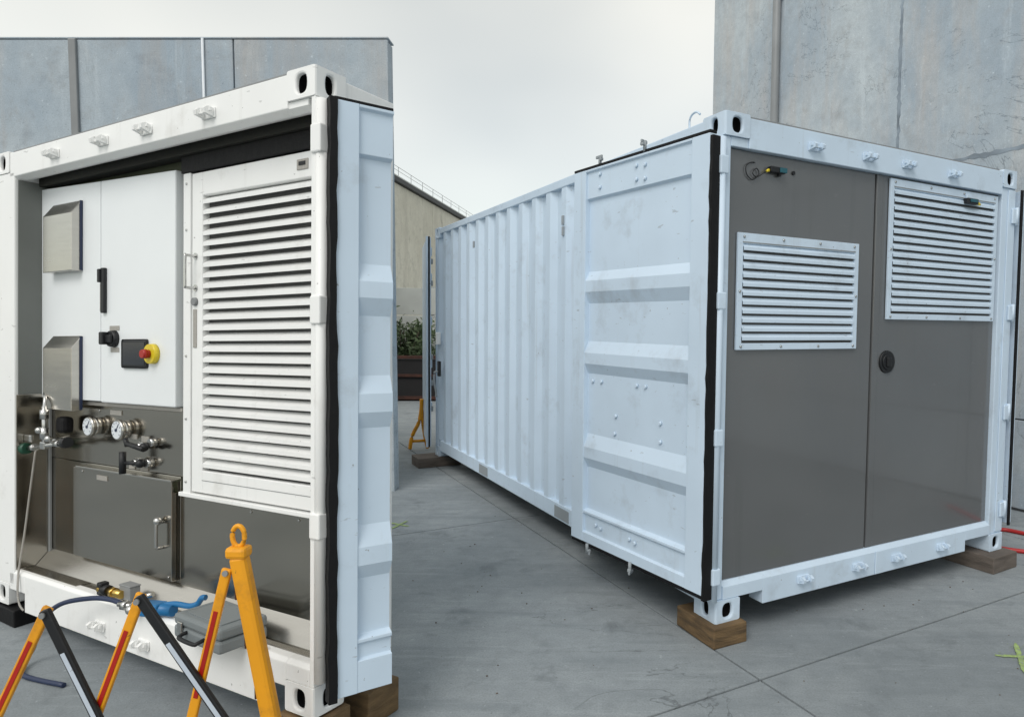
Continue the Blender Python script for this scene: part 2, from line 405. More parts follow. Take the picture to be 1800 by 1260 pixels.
# ------------------------------------------------------------------ wall on the left behind the open container
wl = thing('concrete_wall', 'stained grey precast concrete wall with thin white conduit, behind the open equipment container', 'wall', (0, 6.5, 0), (0, -.0112, 0))
LX0, LX1, TOPL = -9.5, -1.95, 4.32
MB().box(LX0, LX1-.01, .03, .16, -.2, TOPL-.02).build('wall_core', 'wall2', wl)
lxs = [LX0, -7.2, -4.89, -3.41, LX1]
for a in range(4):
    for z0, z1 in ((-.1, 2.9 if a != 0 else 2.9), (2.9, TOPL)):
        panel(lxs[a], lxs[a+1], z0, z1, 'wall2', wl, 0, .03 if a % 2 else .031)
MB().box(-4.945, -4.875, -.03, .0, -.05, TOPL-.005, .008).build('joint_shadow_strip', 'conduit', wl)  # grey strip standing in for the shadow band along this joint
MB().cyl((-3.69, -.014, .0), (-3.69, -.014, TOPL), .012, seg=10).build('conduit', 'wconduit', wl)
MB().box(LX0, LX1, -.008, .17, TOPL, TOPL+.012).build('capping', 'wall2', wl)

# ------------------------------------------------------------------ container with the grey doors
HB = .11
CW, CL, CH = 2.557, 5.076, 2.6
ship = thing('shipping_container', 'white corrugated shipping container on timber blocks, grey doors with two louvred vents', 'container',
             (.621, 3.4015, HB), (0, 0, YAW))
def casting(m, x, y, z, sx, sy, sz, hx, hy, xface, yface, top=False):
    """corner casting; xface/yface = -1/1 side that carries a hole"""
    x0, x1, y0, y1, z0, z1 = x, x+sx, y, y+sy, z, z+sz
    V = lambda a, b, c: m.bm.verts.new((a, b, c))
    def quad(*ps): m.bm.faces.new([m.bm.verts.new(p) for p in ps])
    for sgn, yy in ((-1, y0), (1, y1)):
        if sgn == yface: m.holed(((x0+x1)/2, yy, (z0+z1)/2), (1, 0, 0), (0, 0, 1), sx, sz, hx, sz*.66, .05, (0, sgn, 0))
        else: quad((x0, yy, z0), (x1, yy, z0), (x1, yy, z1), (x0, yy, z1))
    for sgn, xx in ((-1, x0), (1, x1)):
        if sgn == xface: m.holed((xx, (y0+y1)/2, (z0+z1)/2), (0, 1, 0), (0, 0, 1), sy, sz, hy, sz*.66, .05, (sgn, 0, 0))
        else: quad((xx, y0, z0), (xx, y1, z0), (xx, y1, z1), (xx, y0, z1))
    quad((x0, y0, z0), (x1, y0, z0), (x1, y1, z0), (x0, y1, z0)); quad((x0, y0, z1), (x1, y0, z1), (x1, y1, z1), (x0, y1, z1))
    bmesh.ops.remove_doubles(m.bm, verts=m.bm.verts, dist=.0005)
    return m
def castings(par, W_, L_, H_, k, paint, x_off=0., sy=.178, rows=2):
    for xi, xf in ((x_off, -1), (x_off+W_-.162, 1)):
        for yi, yf in ((0, -1), (L_-sy, 1))[:rows]:
            for zi in (0, H_-.118):
                m = MB(k); casting(m, xi, yi, zi, .162, sy, .118, .064, .052 if sy > .15 else .045, xf, yf)
                m.build('corner_casting', [paint, 'dark'], par, .009*k)
castings(ship, CW, CL, CH, 1, 'blue_lit_white')
# corner posts
for x0, x1 in ((-.012, .05), (2.405, CW-.004)):
    m = MB(); m.box(x0, x1, .012, .13, .119, CH-.119)
    if x0 > 1: m.box(2.47, CW-.006, .004, .0119, .13, CH-.13)
    m.build('corner_post', 'blue_lit_white', ship, .006)
for x0 in (.004, CW-.104):
    MB().box(x0, x0+.1, CL-.11, CL-.004, .119, CH-.119).build('corner_post', 'blue_lit_white', ship, .006)
# header over the doors
m = MB(); m.prism([(.004, 2.432), (.004, 2.585), (.09, 2.592), (.09, 2.45), (.05, 2.432)], 'x', .163, CW-.163)
hd = m.build('front_header', 'blue_lit_white', ship, .004)
for a_, b_ in ((.0505, .1629), (CW-.1629, 2.4045)):
    m = MB(); m.prism([(.012, 2.434), (.012, 2.4805), (.09, 2.4805), (.09, 2.45), (.05, 2.434)], 'x', a_, b_); m.build('header_end', 'blue_lit_white', ship, .003)
MB().box(.165, CW-.165, .03, .085, 2.5935, 2.602).build('rain_gutter', 'conduit', hd)
MB().box(.05, 2.405, .05, .09, 2.40, 2.4315).build('door_seal', 'rubber', ship)
# sill
m = MB()
m.prism([(.004, .047), (.004, .185), (.035, .207), (.11, .207), (.11, .047)], 'x', .325, 2.129)
m.prism([(.004, .1195), (.004, .185), (.035, .207), (.11, .207), (.11, .1195)], 'x', .0505, .325)
m.prism([(.004, .1195), (.004, .185), (.035, .207), (.11, .207), (.11, .1195)], 'x', 2.129, 2.4045)
m.box(1.225, 1.30, -.004, .003, .05, .19, .003)
m.build('front_sill', 'blue_lit_white', ship, .004)
# side rails
m = MB(); m.box(.004, .06, .179, CL-.179, 2.525, 2.588); m.build('top_rail', 'blue_lit_white', ship, .006)
m = MB(); m.box(CW-.06, CW-.004, .179, CL-.179, 2.525, 2.588); m.build('top_rail', 'blue_lit_white', ship, .006)
m = MB(); m.prism([(.004, .07), (.004, .19), (.05, .19), (.05, .084), (.03, .058)], 'y', .179, CL-.179)
br_ = m.build('bottom_rail', 'blue_lit_white', ship, .004)
for y in (1.665, 3.345):
    MB().box(.0015, .0038, y, y+.235, .082, .168).build('fork_pocket_cover', 'gal', br_)
m = MB(); m.box(CW-.05, CW-.004, .179, CL-.179, .06, .19); m.build('bottom_rail', 'blue_lit_white', ship, .004)
# corrugated sides
def corrugated(xo, xi):
    prof = []; y = .16
    while y < CL-.16:
        for dy, xx in ((0, xo), (.075, xo), (.135, xi), (.207, xi)):
            prof.append((xx, min(y+dy, CL-.12)))
        y += .267
    prof.append((xo, CL-.12))
    m = MB(); m.sheet(prof, 'z', .186, 2.54); return m
corrugated(.010, .046).build('corrugated_side', 'blue_lit_white', ship, 0)
corrugated(CW-.010, CW-.046).build('corrugated_side', 'blue_lit_white', ship, 0)
MB().box(.05, CW-.05, .09, CL-.03, 2.55, 2.575).build('roof', 'blue_lit_white', ship)
MB().box(.06, CW-.06, .11, CL-.02, .12, .17).build('floor', 'timber2', ship)
MB().box(.1, CW-.1, CL-.06, CL-.04, .17, 2.55).build('rear_panel', 'gal', ship)
m = MB()
for y in (.6, 1.2, 1.8, 2.4, 3.0, 3.6, 4.2): m.box(.06, CW-.06, y, y+.06, .06, .12)
m.build('cross_members', 'gal', ship)
# small scuffs / vents on the side
for y, z, rot in ((1.80, 2.29, .5), (1.795, 2.21, 0), (3.75, 2.30, .5)):
    m = MB(); m.box(-.004, .012, y-.012, y+.012, z-.035, z+.03, .003); m.build('side_clip', 'gal', ship)

# doors
gd = MB(); gd.box(.051, 1.166, .040, .09, .2085, 2.431); gl = gd.build('equipment_door', 'grey', ship, .003)
gd = MB(); gd.box(1.180, 2.404, .040, .09, .2085, 2.431).box(1.181, 1.232, .036, .0399, .212, 2.428)
gr_ = gd.build('equipment_door', 'grey', ship, .003); 
MB().box(1.167, 1.179, .055, .09, .209, 2.43).build('door_gap_seal', 'rubber', ship)
# round flush handle
m = MB(); m.cyl((1.317, .0395, 1.327), (1.317, .030, 1.327), .069, .066, 28); m.box(1.299, 1.335, .012, .0299, 1.295, 1.359, .008)
m.cyl((1.317, .0299, 1.327), (1.317, .024, 1.327), .05, .045, 24)
m.build('flush_handle', 'black', gr_)
# louvre vents
def louvre(par, x0, x1, z0, z1, nsl, fr, paint, k=1, y=.036, name='louvre_vent', screws=(), frt=None, depth=.03, lip=.6):
    """frame with slats (each slat an object), returns the frame"""
    frt = frt or fr
    m = MB(k)
    m.box(x0, x0+fr, y-.014, y, z0, z1); m.box(x1-fr, x1, y-.014, y, z0, z1)
    m.box(x0+fr, x1-fr, y-.014, y, z0, z0+fr); m.box(x0+fr, x1-fr, y-.014, y, z1-frt, z1)
    fo = m.build(name, paint, par, .002)
    return fo
def slats(fo, x0, x1, z0, z1, nsl, paint, k, yf, depth):
    p = (z1-z0)/nsl
    m = MB(k); L_ = x1-x0
    # folded blade: sloping face with a turned-down lip
    m.prism([(yf+.0, .0), (yf+.0, p*.36), (yf+depth, p*.76), (yf+depth+.002, p*.76-.002), (yf+.0022, p*.36-.0026), (yf+.0022, 0)], 'x', 0, L_)
    first = None
    for i in range(nsl):
        loc = (x0*k, 0, (z0+p*(i+.30))*k)
        if first is None:
            first = m.build('slat', paint, fo, 0, loc)
        else: dup(first, loc, parent=fo)
# left vent
def vent(par, x0, x1, z0, z1, nsl, scr_top, scr_side):
    fo = louvre(par, x0, x1, z0, z1, nsl, .035, 'blue_lit_white', frt=.055)
    MB().box(x0+.03, x1-.03, .0345, .0385, z0+.03, z1-.05).build('vent_backing', 'shade', fo)
    slats(fo, x0+.036, x1-.036, z0+.036, z1-.056, nsl, 'blue_lit_white', 1, .017, .016)
    f = None
    pts = [(x0+.04+(x1-x0-.08)*i/3, z1-.02) for i in range(4)]+[(x0+.03+(x1-x0-.06)*i/3, z0+.017) for i in range(4)]+[(x0+.017, (z0+z1)/2), (x1-.017, (z0+z1)/2)]
    for p in pts:
        if f is None:
            mm = MB(); mm.cyl((0, 0, 0), (0, -.005, 0), .0085, .006, 8); f = mm.build('screw', 'chrome', fo, 0, (p[0], .0215, p[1]))
        else: dup(f, (p[0], .0215, p[1]), parent=fo)
    MB().box(x0+.03, x1-.03, .0195, .0218, z1-.050, z1-.045).build('frame_groove', 'conduit', fo)
vent(ship, .118, 1.024, 1.41, 2.012, 11, 4, 1)
vent(ship, 1.284, 2.378, 1.583, 2.418, 16, 4, 1)
# cam keepers on header and sill
def keeper(k=1, paint='blue_lit_white'):
    m = MB(k)
    m.box(-.045, .045, -.008, 0, -.022, .022, .003)
    for s in (-1, 1):
        m.prism([(-.0081, -.018), (-.045, -.012), (-.05, .006), (-.034, .02), (-.0081, .018)], 'x', s*.03-.009, s*.03+.009)
        m.box(s*.03-.018, s*.03+.018, -.03, -.02, .0, .014)
    m.cyl((-.024, -.030, -.006), (.024, -.030, -.006), .006, seg=8)
    return m
kp = keeper().build('cam_keeper', 'blue_lit_white', ship, 0, (.62, .004, 2.501))
for x, z in ((1.053, 2.503), (1.396, 2.501), (1.84, 2.499), (.623, .129), (1.071, .125), (1.421, .122), (1.862, .119)):
    dup(kp, (x, .004, z), (R(random.uniform(-8, 8)), 0, 0), ship)
# hinge tube and knuckles
hx, hy = -.028, -.012
MB().cyl((hx, hy, .13), (hx, hy, 2.46), .021, seg=14).build('hinge_tube', 'blue_lit_white', ship)
for z0, z1 in ((.22, .305), (.93, 1.015), (1.615, 1.70), (2.28, 2.37)):
    m = MB(); m.box(-.052, .0, -.036, .012, z0, z1, .006); m.build('hinge_knuckle', 'blue_lit_white', ship)
for z in (2.296, 1.642, .958, .283):
    m = MB(); m.box(2.50, 2.545, -.012, .003, z-.05, z+.05, .005).cyl((2.553, -.006, z-.06), (2.553, -.006, z+.06), .012, seg=10)
    m.build('hinge_knuckle', 'blue_lit_white', ship)

# door leaf seen folded back (local frame: X along the leaf, Y into its thickness, Z up)
def leaf_frame(par, origin, ang, k=1., name='end_door'):
    o = bpy.data.objects.new('tmp', None)
    return o
def door_leaf(par, origin, ang, Lx, z0, z1, stile0, stile1, bumps, top_step, bot, paint, k=1., bump_x=None):
    """returns mesh object of the leaf parented to par; ang = rotation about Z in par's frame"""
    m = MB(k)
    T = .045
    m.box(0, stile0, 0, T, z0, z1); m.box(Lx-stile1, Lx, 0, T, z0, z1) if stile1 else None
    xa, xb = stile0, Lx-stile1
    D = .022
    # panel profile (y, z) from top to bottom
    prof = [(0.0, z1-.001), (0.0, z1-.012), (.014, z1-.02), (.014, top_step+.004), (.014, top_step), (D+.012, top_step-.012)]
    for (a, b, c, d) in bumps:
        prof += [(D+.012, a), (.004, b), (.004, c), (D+.012, d)]
    prof += [(D+.012, bot[0]), (.004, bot[0]-.012), (.004, bot[1]), (.018, bot[1]-.01), (.018, bot[2]), (.002, bot[2]-.006), (.002, z0+.001)]
    m.sheet(prof, 'x', xa, xb)
    m.box(xa, xb, T-.004, T, z0, z1)
    m.box(xa, xb, .012, T-.0045, z1-.008, z1-.001)
    o = m.build('end_door', paint, par, .003*k)
    o.location = [c*k for c in origin]; o.rotation_euler = (0, 0, ang)
    return o
# near leaf: outer start point Po in container coordinates
th = R(36); ydir = YAW
dw = Vector((-math.sin(th), math.cos(th), 0)); nw = Vector((-math.cos(th), -math.sin(th), 0))
Rz = Matrix.Rotation(-YAW, 3, 'Z')
Po = Vector((-.05, 0, 0)) + Rz @ (nw*.05)
ang = math.atan2((Rz @ dw).y, (Rz @ dw).x)
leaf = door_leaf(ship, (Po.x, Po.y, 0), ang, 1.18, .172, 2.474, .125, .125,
                 [(1.857, 1.80, 1.732, 1.662), (1.429, 1.357, 1.29, 1.229), (.853, .771, .703, .644)], 2.30, (.378, .352, .236), 'blue_lit_white')
leaf.scale = (1, -1, 1)        # the thickness lies on the container's side
def wobble_gasket(par, x, y, z0, z1, w, k=1., seed=1):
    m = MB(k); rnd = random.Random(seed); K = 26; prev = None
    for i in range(K+1):
        z = z0+(z1-z0)*i/K; dx = rnd.uniform(-.006, .006); ww = w*rnd.uniform(.85, 1.1)
        ring = [m.bm.verts.new((x-ww/2+dx, y-.012, z)), m.bm.verts.new((x+ww/2+dx, y-.012, z)), m.bm.verts.new((x+ww/2+dx, y+.012, z)), m.bm.verts.new((x-ww/2+dx, y+.012, z))]
        if prev:
            for q in range(4): m.bm.faces.new((prev[q], prev[(q+1) % 4], ring[(q+1) % 4], ring[q]))
        else: m.bm.faces.new(ring)
        prev = ring
    m.bm.faces.new(prev)
    return m.build('rubber_gasket', 'rubber', par)
wg = MB(); rnd = random.Random(3); prev = None
for i in range(40):
    z = .150+(2.46-.150)*i/39; a = rnd.uniform(-.005, .005); b = rnd.uniform(-.004, .004)
    ring = [wg.bm.verts.new(p) for p in ((-.022, -.002+a, z), (-.002, -.001+a, z), (-.002, .060+b, z), (-.022, .060+b, z))]
    if prev:
        for q in range(4): wg.bm.faces.new((prev[q], prev[(q+1) % 4], ring[(q+1) % 4], ring[q]))
    else: wg.bm.faces.new(ring)
    prev = ring
wg.bm.faces.new(prev)
wg.build('rubber_gasket', 'rubber', leaf)
MB().box(.0, 1.185, .002, .05, 2.475, 2.492, .004).build('rubber_gasket', 'rubber', leaf)
MB().box(.0, 1.18, .004, .05, .150, .1715, .004).build('rubber_gasket', 'rubber', leaf)
bolts = [(.764, .992, .033), (.366, .999, .033), (.773, .886, .033), (.364, .897, .033), (1.0, 1.183, .033), (.911, 1.186, .033), (.572, 1.189, .033), (.496, 1.189, .033),
         (.579, 2.419, .013), (.504, 2.412, .013), (.577, 2.343, .013), (.503, 2.337, .013), (.923, 2.43, .013), (.922, 2.353, .013),
         (.93, .30, .016), (.88, .29, .016), (.60, .30, .016), (.55, .29, .016)]
b0 = None
for x, z, y in bolts:
    if b0 is None:
        mm = MB(); mm.cyl((0, 0, 0), (0, -.012, 0), .013, .009, 10); b0 = mm.build('bolt', 'blue_lit_white', leaf, 0, (x, y, z))
    else: dup(b0, (x, y, z), parent=leaf)
def cam(zsign):
    m = MB(); m.cyl((0, .02, -.03), (0, .02, .03), .010, seg=8)
    m.box(-.03, .03, .008, .02, .016, .034, .004); m.box(-.028, -.012, .004, .026, .0, .018, .004)
    return m
c0 = cam(1).build('lock_cam', 'gal', leaf, 0, (.936, 0, 2.51)); dup(c0, (.521, .0, 2.51), (0, 0, R(70)), leaf)
dup(c0, (.969, .0, .148), (R(180), 0, R(15)), leaf); dup(c0, (.545, 0, .150), (R(180), 0, R(60)), leaf)
# two bars and a small hook seen above the header corner
hk = MB(); hk.tube([(.02, .32, 2.588), (.02, .32, 2.63), (.02, .30, 2.655), (.02, .26, 2.66), (.02, .23, 2.64)], .006, 6)
hk.build('roof_hook', 'blue_lit_white', ship)
# right leaf, folded back along the far side: only its edge shows
ang2 = math.pi/2-R(4)
m = MB(); m.box(0, 1.17, -.045, 0, .175, 2.473); rl = m.build('end_door', 'blue_lit_white', ship, .003); rl.location = (2.60, .0, 0); rl.rotation_euler = (0, 0, ang2)
MB().box(-.012, -.001, -.02, .004, .16, 2.48, .003).build('rubber_gasket', 'rubber', rl)
# leaf at the far end, standing out behind the container
fdir = Vector((-2.27+1.915, 9.0-7.84, 0)).normalized(); fl_ = Rz @ fdir
m = MB(); m.box(0, 1.17, 0, .045, .10, 2.50)
for z in (.55, 1.05, 1.55, 2.05, 2.35): m.box(.1, 1.05, -.018, -.0005, z-.05, z+.05, .01)
fl = m.build('end_door', 'blue_lit_white', ship, .003); fl.location = (-.05, CL-.015, 0); fl.rotation_euler = (0, 0, math.atan2(fl_.y, fl_.x))
MB().box(-.014, -.001, .014, .032, .09, 2.51, .004).build('rubber_gasket', 'rubber', fl)
MB().box(-.016, -.001, .034, .06, .09, 2.51, .004).build('edge_strip', 'blue_lit_white', fl)
for z in (.5, .8, 1.1, 1.95, 2.2): MB().box(.02, .09, -.024, -.001, z, z+.06, .006).build('lock_bracket', 'gal', fl)
MB().box(-.02, .03, -.07, -.025, 1.28, 1.42, .008).build('latch_box', 'white', ship, 0, (-.012, CL-.1, 0))
m = MB(); m.box(-.03, .0, -.03, .03, .93, 1.1, .008); m.tube([(-.03, 0, .98), (-.07, .0, .97), (-.07, 0, .86), (-.05, 0, .76), (-.05, 0, .70)], .012, 8, mi=1)
m.build('padlock', ['black', 'gal'], ship, 0, (-.02, CL-.28, 0))
# door contact switches
m = MB(); m.box(-.045, .06, -.03, 0, -.016, .016, .005); m.box(.015, .065, -.034, -.0305, -.013, .013, .003, 1); m.cyl((-.05, -.016, -.006), (-.068, -.016, -.014), .009, .006, 8, 2)
m.box(.02, .035, -.02, -.005, -.03, -.0165)
sw = m.build('door_switch', ['black', 'teal', 'lyellow'], ship, 0, (.365, .039, 2.353))
m = MB(); m.tube([(-.068, -.016, -.014), (-.10, -.014, -.035), (-.13, -.01, -.05), (-.155, -.01, -.03), (-.13, -.01, -.005), (-.11, -.008, -.03), (-.15, -.008, -.065), (-.19, -.008, -.045), (-.20, -.008, -.005), (-.17, -.006, .02), (-.135, -.004, .025)], .0028, 6)
m.build('switch_wire', 'black', sw)
m = MB(); m.box(-.07, .045, -.035, 0, -.022, .014, .006); m.box(-.05, .03, -.04, -.0355, -.012, .008, .003, 1); m.cyl((.05, -.018, -.008), (.085, -.018, -.016), .011, .007, 8, 2)
m.box(-.05, .0, -.012, 0, .0145, .04, .003, 3)
m.build('door_switch', ['black', 'teal', 'lyellow', 'blue_lit_white'], ship, 0, (2.06, .021, 2.355))
MB().cyl((.505, .0395, 2.356), (.505, .032, 2.356), .011, seg=10).build('blanking_plug', 'black', ship)

# timber under the castings
def timber(name, label, loc, size, rotz, m_='timber', group='timber blocks under the container corners'):
    m = MB(); m.box(-size[0]/2, size[0]/2, -size[1]/2, size[1]/2, 0, size[2], .006)
    for v in m.bm.verts: v.co += Vector((noise.noise(v.co*9+Vector(loc))*.006, noise.noise(v.co*11)*.006, 0))
    o = m.build(name, m_); o.location = loc; o.rotation_euler = (0, 0, rotz)
    o['label'] = label; o['category'] = 'block'
    if group: o['group'] = group
    return o
def ship_pt(u, v, z=0): return Vector((.621, 3.4015, 0)) + Matrix.Rotation(YAW, 3, 'Z') @ Vector((u, v, z))
p = ship_pt(.075, .125); timber('timber_block', 'brown timber block under the near corner casting of the container with grey doors', (p.x, p.y, 0), (.215, .33, HB-.001), YAW-.03)
p = ship_pt(2.44, .09); timber('timber_block', 'weathered dark timber block under the right front corner, beside the red hose', (p.x, p.y, 0), (.30, .36, HB-.001), YAW+.04, 'timber2')
p = ship_pt(.0, CL-.05); timber('timber_block', 'timber block under the far corner, beside the distant yellow barrier foot', (p.x, p.y, 0), (.5, .3, HB-.001), YAW, 'timber2')
p = ship_pt(2.44, CL-.1); timber('timber_block', 'timber block hidden under the rear right corner of the container with grey doors', (p.x, p.y, 0), (.3, .34, HB-.001), YAW, 'timber2')

# red hose on the ground on the right
def hose(name, label, pts, r, m_, cat='hose'):
    m = MB(); m.tube(pts, r, 10, 0, 6); o = m.build(name, m_); o['label'] = label; o['category'] = cat; return o
hose('red_hose', 'red hose lying on the concrete by the wall foot at the right', [(4.3, 4.3, .016), (3.75, 4.66, .016), (3.32, 4.82, .016), (3.03, 4.94, .016), (2.97, 5.08, .016), (3.15, 5.32, .016), (3.30, 5.42, .016), (3.44, 5.30, .016), (3.7, 5.0, .016), (4.2, 4.7, .016)], .016, 'hose')

# ------------------------------------------------------------------ open equipment container on the left
K = .961
LYAW, TA, TB = -.4893, -.0371, -.0258
def kpt(p): return Vector((0, 0, HC)) + (Vector(p)-Vector((0, 0, HC)))*K
eq = thing('equipment_container', 'white container with its open end showing stainless panels, gauges and a tall louvred door', 'container',
           kpt((-1.0854, 2.5414, .1053)), (TA, TB, LYAW), order='YXZ')
LW, LH, LD = 2.642, 2.5305, .42
# castings (front pair and rear pair)
castings(eq, LW, LD, LH, K, 'white', -LW, .15, 1)
def part(name, boxes, mats, bevel=.003, parent=None, bev=0):
    m = MB(K)
    for b in boxes:
        m.box(*b[:6], bev, b[6] if len(b) > 6 else 0)
    return m.build(name, mats, parent or eq, bevel)
part('corner_post', [(-.024, -.002, .004, .062, .119, LH-.119), (-.05, -.002, .063, .14, .119, LH-.119)], 'white')
part('corner_post', [(-LW+.003, -2.43, .004, .13, .119, LH-.119)], 'white', .006)
part('corner_post', [(-LW+.003, -2.55, LD-.1, LD-.004, .119, 2.409)], 'white'); part('corner_post', [(-.09, -.004, LD-.1, LD-.004, .119, 2.409)], 'white')
m = MB(K); m.prism([(.004, 2.386), (.004, 2.520), (.10, 2.525), (.10, 2.39), (.055, 2.372), (.045, 2.372)], 'x', -LW+.163, -.163); hd2 = m.build('front_header', 'white', eq, .004)
for a_, b_ in ((-.1629, -.0505), (-LW+.212, -LW+.1629)):
    m = MB(K); m.prism([(.012, 2.386), (.012, 2.411), (.10, 2.411), (.10, 2.39), (.055, 2.372), (.045, 2.372)], 'x', a_, b_); m.build('header_end', 'white', eq)
part('rain_gutter', [(-LW+.165, -.165, .02, .09, 2.5265, 2.535)], 'conduit', 0, hd2)
m = MB(K); m.prism([(.004, -.012), (.004, .185), (.02, .200), (.06, .200), (.06, -.012)], 'x', -2.31, -.30)
m.prism([(.004, .09), (.004, .185), (.02, .200), (.06, .200), (.06, .09)], 'x', -2.479, -2.31); m.prism([(.004, .09), (.004, .185), (.02, .200), (.06, .200), (.06, .09)], 'x', -.30, -.163)
m.prism([(.004, .1195), (.004, .185), (.02, .200), (.06, .200), (.06, .1195)], 'x', -.163, -.025)
m.build('front_sill', 'white', eq, .004)
part('top_rail', [(-.05, -.006, .151, LD-.001, 2.41, 2.515)], 'white', .004); part('top_rail', [(-LW+.006, -LW+.05, .151, LD-.001, 2.41, 2.515)], 'white', .004)
part('side_wall', [(-.04, -.02, .14, LD-.1, .119, 2.41)], 'white'); part('side_wall', [(-LW+.02, -LW+.034, .13, LD-.1, .119, 2.41)], 'white')
part('bottom_rail', [(-.05, -.008, .151, LD-.001, .02, .118)], 'white'); part('bottom_rail', [(-LW+.008, -LW+.05, .151, LD-.001, .02, .118)], 'white')
part('roof', [(-LW+.03, -.03, .11, LD-.01, 2.47, 2.50)], 'white')
part('rear_wall', [(-LW+.05, -.05, LD-.03, LD-.008, .05, 2.47)], 'white')
part('lining', [(-LW+.036, -.05, .19, .21, .1, 2.47)], 'olive'); part('lining', [(-LW+.036, -.05, .10, .19, 2.42, 2.46)], 'olive')
part('head_lining', [(-2.43, -.051, .118, .186, 2.352, 2.40)], 'brown')
part('inner_wall', [(-2.612, -2.60, .131, .189, 1.176, 2.41), (-2.4285, -2.424, .02, .186, 1.178, 2.37)], 'liner')
part('inner_wall', [(-2.4285, -2.424, .012, .186, .202, 1.176)], 'steel')
part('corner_trim', [(-2.4235, -2.408, .160, .1745, .21, 2.33)], 'conduit')
MB(K).prism([(.10, .166), (.10, .203), (.174, .285), (.174, .166)], 'x', -2.42, -.05).build('sky_reflecting_tray', 'steel2', eq)  # slope added so the steel mirrors the sky and looks bright
part('floor_tray', [(-2.42, -.05, .062, .0995, .150, .199)], 'steel2')
m = MB(K); m.box(-2.42, -1.84, .034, .0985, .2005, .203); m.build('tray_lip', 'steel2', eq)
# cam keepers
kp2 = keeper(K).build('cam_keeper', 'white', eq, 0, (-1.978*K, .004*K, 2.447*K))
for x, z in ((-1.51, 2.447), (-1.138, 2.445), (-.665, 2.445), (-1.536, .066), (-1.155, .052)):
    dup(kp2, (x*K, .004*K, z*K), (R(random.uniform(-10, 10)), 0, 0), eq)
# hinge tube right
MB(K).cyl((.012, .024, .14), (.012, .024, 2.40), .023, seg=14).build('hinge_tube', 'white', eq)
for z0, z1 in ((.70, .80), (1.53, 1.64), (2.19, 2.30)):
    m = MB(K); m.box(-.02, .036, -.006, .04, z0, z1, .006); m.build('hinge_knuckle', 'white', eq)
# control cabinet
m = MB(K); m.prism([(-2.425, 1.156), (-1.803, 1.156), (-1.803, 2.316), (-2.425, 2.338)], 'y', .130, .18); cd = m.build('cabinet_door', 'cabinet', eq, .004)
m = MB(K); m.prism([(-1.791, 1.152), (-1.128, 1.152), (-1.128, 2.292), (-1.791, 2.315)], 'y', .126, .18); cd2 = m.build('cabinet_door', 'cabinet', eq, .006)
part('cabinet_drip_rail', [(-2.1, -1.12, .155, .185, 1.128, 1.148)], 'plate')
part('cabinet_handle', [(-1.762, -1.728, .108, .1255, 1.62, 1.855), (-1.778, -1.755, .10, .1255, 1.78, 1.85)], 'black', .004, cd2)
part('handle_insert', [(-1.785, -1.764, .118, .1255, 1.63, 1.775)], 'plate', .002, cd2)
m = MB(K); m.cyl((-1.655, .1255, 1.485), (-1.655, .10, 1.485), .045, .04, 16); m.box(-1.70, -1.665, .07, .10, 1.455, 1.52, .006); m.box(-1.69, -1.62, .085, .0995, 1.465, 1.505, .005)
m.build('rotary_switch', 'black', cd2)
for b in ((-1.70, -1.61, 1.528, 1.552), (-1.79, -1.76, 1.472, 1.502), (-1.69, -1.612, 1.416, 1.44)):
    part('switch_plate', [(b[0], b[1], .1235, .1255, b[2], b[3])], 'plate', 0, cd2)
m = MB(K); m.box(-1.572, -1.348, .114, .1257, 1.336, 1.482, .012); m.box(-1.556, -1.364, .1125, .1139, 1.352, 1.466, 0, 1)
m.build('touch_screen', ['black', 'glass'], cd2)
m = MB(K); m.cyl((-1.30, .1255, 1.409), (-1.30, .100, 1.409), .05, .048, 20); m.cyl((-1.30, .100, 1.409), (-1.30, .085, 1.409), .02, .02, 12, 1); m.cyl((-1.30, .085, 1.409), (-1.30, .066, 1.409), .024, .020, 16, 1)
m.build('emergency_stop', ['lyellow', 'red'], cd2)
# stainless hoods
def hood(zb, zf, zt):
    m = MB(K); m.prism([(.128, zb), (.077, zb), (.077, zf), (.128, zt)], 'x', -2.288, -1.982)
    h_ = m.build('stainless_hood', 'steel2', eq, .003)
    MB(K).box(-1.9818, -1.977, .116, .1285, zb+.004, zt-.004).build('film_edge', 'navy', h_)
hood(1.852, 2.16, 2.235); hood(1.10, 1.436, 1.505)
# jamb, louvred door
part('door_jamb', [(-1.086, -1.03, .14, .185, .745, 2.27)], 'white')
part('door_jamb', [(-1.115, -.05, .135, .185, .728, .748)], 'white')
part('head_seal', [(-1.10, -.05, .137, .18, 2.272, 2.351)], 'rubber')
m = MB(K)
m.box(-1.026, -.945, .146, .185, .756, 2.265); m.box(-.075, -.03, .146, .185, .756, 2.265)
m.box(-.945, -.075, .146, .185, .756, .862); m.box(-.945, -.075, .146, .185, 2.155, 2.265)
ld = m.build('louvred_door', 'white', eq, .004)
part('louvre_backing', [(-.944, -.076, .180, .186, .863, 2.154)], 'shade', 0, ld)
slats(ld, -.943, -.077, .862, 2.150, 26, 'white', K, .147, .031)
MB(K).box(-.944, -.076, .1445, .1458, .815, .818).build('frame_groove', 'conduit', ld)
m = MB(K); m.tube([(-.996, .146, 1.872), (-.996, .10, 1.872), (-.996, .095, 1.862), (-.996, .095, 1.735), (-.996, .10, 1.722), (-.996, .146, 1.722)], .007, 8)
m.cyl((-.996, .146, 1.872), (-.996, .142, 1.872), .016, seg=12); m.cyl((-.996, .146, 1.722), (-.996, .142, 1.722), .016, seg=12)
m.build('pull_handle', 'chrome', ld)
MB(K).cyl((-.996, .146, 1.657), (-.996, .132, 1.657), .02, .018, 14).build('door_lock', 'conduit', ld)
part('lock_plate', [(-1.012, -.985, .142, .146, 1.44, 1.622)], 'plate', .002, ld)
